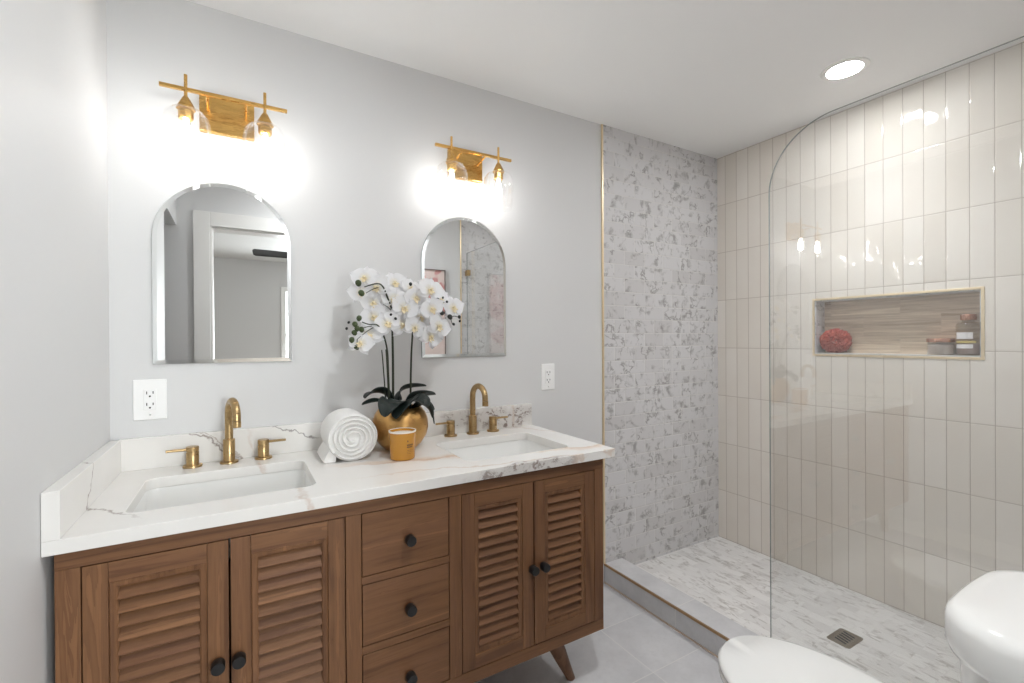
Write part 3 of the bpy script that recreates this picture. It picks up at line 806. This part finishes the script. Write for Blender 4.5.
FL = [(.742, 1.520), (.777, 1.486), (.847, 1.506), (.770, 1.432), (.839, 1.446), (.769, 1.381), (.809, 1.356), (.873, 1.414), (.967, 1.482), (.967, 1.412), (.916, 1.453), (1.062, 1.419), (.995, 1.347), (.911, 1.342),
      (.966, 1.308), (.869, 1.353), (.747, 1.313), (.715, 1.286), (.908, 1.490), (.813, 1.470), (.900, 1.385), (1.020, 1.450), (.938, 1.378), (.800, 1.405), (.735, 1.470), (.860, 1.470)]
YFL = [-.19, -.215, -.20, -.20, -.225, -.205, -.235, -.235, -.25, -.265, -.235, -.24, -.26, -.235, -.25, -.215, -.215, -.245, -.20, -.18, -.19, -.21, -.22, -.17, -.18, -.16]
rng = random.Random(3)
for i, ((x, z), y) in enumerate(zip(FL, YFL)):
    f = fl0 if i == 0 else fl0.copy(); l = lp0 if i == 0 else lp0.copy()
    if i: COL.objects.link(f); COL.objects.link(l); f.parent = orc; l.parent = f
    f.location = (x-px, y-py, z-CT)
    side = (x-.87)/.2
    f.rotation_euler = (rng.uniform(-.45, .15), rng.uniform(-.5, .5), side*.55 - .12 + rng.uniform(-.35, .35))
    s = rng.uniform(1.08, 1.32); f.scale = (s, s, s)

# ================================================================== CANDLE
kx, ky = .836, -.3200
cd = thing('candle', 'amber glass candle with cream wax and small print in front of gold pot', 'candle', (kx, ky, CT))
bm = B()
lathe(bm, [(.037, 0), (.0408, .002), (.0420, .006), (.0440, .088), (.0452, .094), (.0455, .0965), (.0425, .0965), (.0415, .088), (.0405, .080)], (kx, ky, CT), 40, cap1=False)
obj('candle_jar', bm, MT['amber'], cd, 50)
bm = B(); lathe(bm, [(.0458, .0925), (.0465, .0950), (.0462, .0980), (.0440, .0985), (.0425, .0972), (.0425, .0925)], (kx, ky, CT), 40, cap0=False, cap1=False); obj('jar_rim', bm, MT['wax'], cd, 60)
bm = B(); lathe(bm, [(.0405, .0780), (.0405, .0880), (.030, .0885), (.004, .0880)], (kx, ky, CT), 36); obj('wax', bm, MT['wax'], cd, 60)
bm = B()
def strip(a0, a1, z0, z1, r=.0424):
    n = 6
    r_ = lambda z: .0420 + (z-.006)/(.082)*.002 + .0003
    rows = [[(kx + r_(z)*cos(a0+(a1-a0)*i/n), ky + r_(z)*sin(a0+(a1-a0)*i/n), CT+z) for z in (z0, z1)] for i in range(n+1)]
    loft(bm, rows, False, False, 0, False)
ca = radians(-84)
strip(ca-.02, ca+.06, .063, .069)
for k in range(7): strip(ca-.05+k*.085, ca+.01+k*.085, .050, .0555)
for k in range(6): strip(ca-.05+k*.085, ca+.01+k*.085, .0435, .0480)
strip(ca-.05, ca+.55, .0345, .0352); strip(ca-.05, ca+.50, .0290, .0297); strip(ca-.05, ca+.42, .0235, .0242)
obj('printed_label', bm, MT['ink'], cd, 0)

# ================================================================== SHOWER GLASS
gx0, gx1 = 2.081, 2.089; GY, GZ, GR = -.872, 2.062, .225
gl = thing('shower_screen', 'clear glass shower screen with one rounded top corner standing on the curb', 'shower screen', (2.085, -1.36, CBZ))
out = [(YO+.004, CBZ+.003), (GY, CBZ+.003)] + [(GY-GR+GR*cos(a), GZ-GR+GR*sin(a)) for a in [pi/2*k/24 for k in range(25)]] + [(YO+.004, GZ)]
bm = B()
r1 = [bm.verts.new((gx0, y, z)) for y, z in out]; r2 = [bm.verts.new((gx1, y, z)) for y, z in out]
bm.faces.new(r1); bm.faces.new(r2[::-1])
for i in range(len(out)):
    j = (i+1) % len(out); f = bm.faces.new((r1[i], r1[j], r2[j], r2[i])); f.material_index = 1
obj('glass_pane', bm, [MT['glass'], MT['glassedge']], gl, 0)
for z in (1.885, .38):
    bm = B(); box(bm, gx0-.012, gx1+.012, YO+.0005, YO+.045, z-.025, z+.025); obj('wall_clip', bm, MT['brass'], gl, 0, .002)

# ================================================================== DRAIN
dx, dy = 2.535, -.921
dr = thing('floor_drain', 'bronze slotted floor drain set in the marble shower floor', 'drain', (dx, dy, SFZ))
bm = B(); hw, hd = .064, .044
loft(bm, [[(dx+x, dy+y, SFZ+z) for x, y in rrect(-hw+e, hw-e, -hd+e, hd-e, .012)] for e, z in ((0, .0005), (0, .002), (.004, .0035), (.007, .0028))])
obj('drain_plate', bm, MT['nickel'], dr, 40)
bm = B()
for k in range(5):
    x = dx - .036 + k*.018
    loft(bm, [[(x+a+(b*.25), dy+b, SFZ+z) for a, b in rrect(-.0042, .0042, -.024, .024, .004, 3)] for z in (.0026, .0034)])
obj('drain_slots', bm, MT['slot'], dr, 0)

# ================================================================== NICHE THINGS
nz = NZ0+.0062
lf = None
def loofah(x, y, z, rx, rz):
    bm = B(); bmesh.ops.create_icosphere(bm, subdivisions=5, radius=1.)
    from mathutils import noise as N
    for v in bm.verts:
        d = v.co.normalized()
        a = N.noise(d*5.5 + Vector((3, 1, 2))); b_ = N.noise(d*12. + Vector((1, 7, 2)))
        k = 1.02 - .34*abs(a) + .10*b_ - .26*abs(N.noise(d*8.5)) + .05*N.noise(d*22.)
        zz = d.z*k*rz
        v.co = Vector((x + d.x*k*rx*.92, y + d.y*k*rx, z + rz*.90 + max(zz, -rz*.90)))
    return bm
lo = obj('bath_pouf', loofah(XS+.050, -.660, nz, .074, .068), MT['loofah'], None, 0, loc=(XS+.05, -.660, nz))
tag(lo, 'ruffled red bath pouf sitting in one end of the shower niche', 'bath pouf')
jx, jy = XS+.048, -1.082
jar = thing('bath_salt_jar', 'low clear jar of pale bath salts with copper lid in shower niche', 'jar', (jx, jy, nz))
bm = B(); lathe(bm, [(.044, 0), (.046, .003), (.0465, .058), (.0445, .060), (.0445, .005), (.043, .0035)], (jx, jy, nz), 36, cap1=False); obj('jar_body', bm, MT['jarg'], jar, 50)
bm = B(); lathe(bm, [(.0435, .0042), (.0440, .006), (.0440, .044), (.030, .047), (.004, .046)], (jx, jy, nz), 32); obj('bath_salts', bm, MT['salt'], jar, 50)
bm = B(); lathe(bm, [(.0478, .056), (.0482, .058), (.0482, .070), (.047, .0725), (.004, .0725)], (jx, jy, nz), 36); obj('jar_lid', bm, MT['copper'], jar, 40)
bx, by = XS+.050, -1.172
bt = thing('lotion_bottle', 'glass bottle with copper cap and pale label in the shower niche', 'bottle', (bx, by, nz))
bm = B(); lathe(bm, [(.034, 0), (.0385, .003), (.040, .008), (.040, .126), (.038, .134), (.030, .140), (.021, .142), (.020, .150)], (bx, by, nz), 36); obj('bottle_body', bm, MT['oil'], bt, 50)
bm = B(); lathe(bm, [(.0245, .1505), (.0255, .152), (.0255, .172), (.0245, .1745), (.004, .1745)], (bx, by, nz), 32); obj('bottle_cap', bm, MT['copper'], bt, 40)
bm = B(); lathe(bm, [(.034, .006), (.0365, .010), (.0365, .050), (.004, .050)], (bx, by, nz), 30); obj('lotion', bm, plain('grey_rose_lotion', srgb(168, 150, 148), .4), bt, 50)
def wrap(bm, cx, cy, r, z0, z1, a0, a1):
    n = 14; loft(bm, [[(cx+r*cos(a0+(a1-a0)*i/n), cy+r*sin(a0+(a1-a0)*i/n), nz+z) for z in (z0, z1)] for i in range(n+1)], False, False, 0, False)
bm = B(); wrap(bm, bx, by, .0404, .070, .098, radians(130), radians(215)); wrap(bm, bx, by, .0404, .030, .047, radians(130), radians(215)); obj('bottle_label', bm, MT['label'], bt, 0)
bm = B(); wrap(bm, bx, by, .0405, .052, .062, radians(130), radians(230)); obj('bottle_band', bm, MT['labelg'], bt, 0)

# ================================================================== DOWNLIGHT
def downlight(x, y, label, lens, beam=0):
    d = thing('downlight', label, 'ceiling light', (x, y, H), 'recessed downlights')
    bm = B(); lathe(bm, [(.088, -.0005), (.086, -.004), (.066, -.006), (.063, -.003), (.063, -.0006)], (x, y, H), 40, cap0=False, cap1=False); obj('trim_ring', bm, MT['trimw'], d, 50)
    bm = B(); lathe(bm, [(.063, -.0010), (.062, -.0035), (.004, -.0045)], (x, y, H), 36); obj('lens', bm, lens, d, 50)
    if beam:       # the fitting's own wide beam
        l = bpy.data.lights.new('downlight_beam', 'SPOT'); l.energy = beam; l.spot_size = radians(104); l.spot_blend = .9; l.shadow_soft_size = .055; l.color = (.955, .98, 1.)
        o = bpy.data.objects.new('downlight_beam', l); COL.objects.link(o); o.parent = d; o.location = (0, 0, -.012)
downlight(2.583, -.906, 'lit round recessed downlight in the ceiling over the shower', MT['downl'], 9.)
downlight(.98, -1.45, 'added fill downlight in the ceiling near the doorway, out of view', MT['fill_lens'])  # unseen fitting added to brighten the room

# ================================================================== TOILET
tx = 1.560
to = thing('toilet', 'white toilet with closed lid beside the shower curb', 'toilet', (tx, -1.45, 0))
def egg(cx, y_front, y_back, hw, z, n=48, blunt=2.06, sh=0.):
    """egg outline, rounded at the front (+y), squarer at the back"""
    ym = y_back + (y_front-y_back)*.42; out = []
    for k in range(n):
        a = 2*pi*k/n; c, s = cos(a), sin(a)
        e = 2/blunt if s >= 0 else 2/3.2
        x = hw*(abs(c)**(2/(2.1 if s >= 0 else 2.6)))*(1 if c >= 0 else -1)
        y = (y_front-ym if s >= 0 else ym-y_back)*(abs(s)**e)*(1 if s >= 0 else -1)
        out.append((cx+x, ym+y, z))
    return out
bm = B()
loft(bm, [egg(tx, -1.20, -1.80, .115, 0), egg(tx, -1.195, -1.80, .120, .02), egg(tx, -1.20, -1.79, .112, .10), egg(tx, -1.17, -1.78, .120, .19), egg(tx, -1.11, -1.74, .155, .28),
          egg(tx, -1.075, -1.72, .178, .345), egg(tx, -1.068, -1.70, .184, .385), egg(tx, -1.072, -1.70, .182, .394)])
obj('bowl', bm, MT['porc'], to, 60)
bm = B(); loft(bm, [egg(tx, -1.063, -1.545, .182, .3955), egg(tx, -1.059, -1.545, .186, .400), egg(tx, -1.059, -1.545, .186, .408), egg(tx, -1.065, -1.545, .181, .4115)])
obj('seat', bm, MT['porc'], to, 60)
bm = B(); loft(bm, [egg(tx, -1.065, -1.560, .181, .4150), egg(tx, -1.058, -1.560, .187, .419), egg(tx, -1.057, -1.560, .188, .4255), egg(tx, -1.063, -1.557, .183, .4315), egg(tx, -1.064, -1.54, .165, .4345), egg(tx, -1.15, -1.50, .11, .4360)])
obj('lid', bm, MT['porc'], to, 60)
def tankring(hw, yf, yb, z, r=.105, bow=.014, n=10):
    pts = []; rb = .02; x0 = tx + .034
    for cx, cy, a0, rr in ((x0+hw-r, yf-r, 0, r), (x0-hw+r, yf-r, pi/2, r), (x0-hw+rb, yb+rb, pi, rb), (x0+hw-rb, yb+rb, 3*pi/2, rb)):
        for i in range(n+1):
            a = a0 + pi/2*i/n; pts.append([cx+rr*cos(a), cy+rr*sin(a), z])
        if a0 == 0:      # fill the bowed front
            for k in range(1, 8): pts.append([x0+hw-r - (2*hw-2*r)*k/8, yf, z])
    for p in pts:
        if p[1] > yb+.05: p[1] += bow*(1-((p[0]-x0)/hw)**2)
    return pts
tkx = tx + .034
bm = B()
loft(bm, [tankring(.165, -1.60, -1.825, .400), tankring(.172, -1.595, -1.830, .42), tankring(.184, -1.585, -1.832, .60), tankring(.188, -1.582, -1.834, .726)])
obj('tank', bm, MT['porc'], to, 60)
bm = B()
loft(bm, [tankring(.190, -1.578, -1.836, .728), tankring(.199, -1.570, -1.838, .734), tankring(.203, -1.566, -1.840, .748), tankring(.203, -1.566, -1.840, .790), tankring(.200, -1.569, -1.838, .802), tankring(.192, -1.577, -1.83, .809), tankring(.17, -1.60, -1.82, .8125, .07), tankring(.10, -1.66, -1.78, .8135, .05)])
obj('tank_lid', bm, MT['porc'], to, 60)
bm = B(); lathe(bm, [(.024, .8138), (.024, .819), (.022, .821), (.003, .821)], (tkx, -1.72, 0), 28); obj('flush_button', bm, MT['chrome'], to, 40)

# ================================================================== SEEN IN THE MIRRORS
ax0, ax1, az0, az1 = 1.44, 1.875, 1.02, 1.895
pic = thing('framed_print', 'pink abstract print in a thin dark frame, reflected in a mirror', 'picture', ((ax0+ax1)/2, YO, az0))
bm = B()
def ring(e, y): return [(ax0+e, y, az0+e), (ax1-e, y, az0+e), (ax1-e, y, az1-e), (ax0+e, y, az1-e)]
loft(bm, [ring(0, YO+.001), ring(0, YO+.022), ring(.006, YO+.022), ring(.006, YO+.012)], False, False); obj('picture_frame', bm, plain('dark_pewter_frame', srgb(120, 108, 104), .4), pic, 0)
bm = B(); box(bm, ax0+.005, ax1-.005, YO+.004, YO+.012, az0+.005, az1-.005); obj('print', bm, MT['art'], pic, 0)
fan = thing('ceiling_fan', 'black ceiling fan in the next room, reflected in a mirror', 'ceiling fan', (1.05, -3.55, H))
fxc, fyc, fz = 1.05, -3.55, 2.20
bm = B(); lathe(bm, [(.07, H), (.065, H-.03), (.015, H-.04), (.015, 2.26), (.09, 2.25), (.10, 2.19), (.06, 2.16), (.004, 2.155)], (fxc, fyc, 0), 24); obj('motor', bm, MT['fanblk'], fan, 50)
for k in range(4):
    a = radians(176 + 90*k); bm = B(); u_ = Vector((cos(a), sin(a), 0)); v_ = Vector((-sin(a), cos(a), .62))
    c = Vector((fxc, fyc, fz)); P = [c+u_*r+v_*s for r, s in ((.09, -.03), (.20, -.06), (.56, -.065), (.58, -.04), (.58, .04), (.56, .065), (.20, .06), (.09, .03))]
    loft(bm, [[p+Vector((0, 0, .006)) for p in P], [p-Vector((0, 0, .006)) for p in P]]); obj('blade', bm, MT['fanblk'], fan, 0)

for o in bpy.data.objects:
    if '_o' in o.keys(): del o['_o']
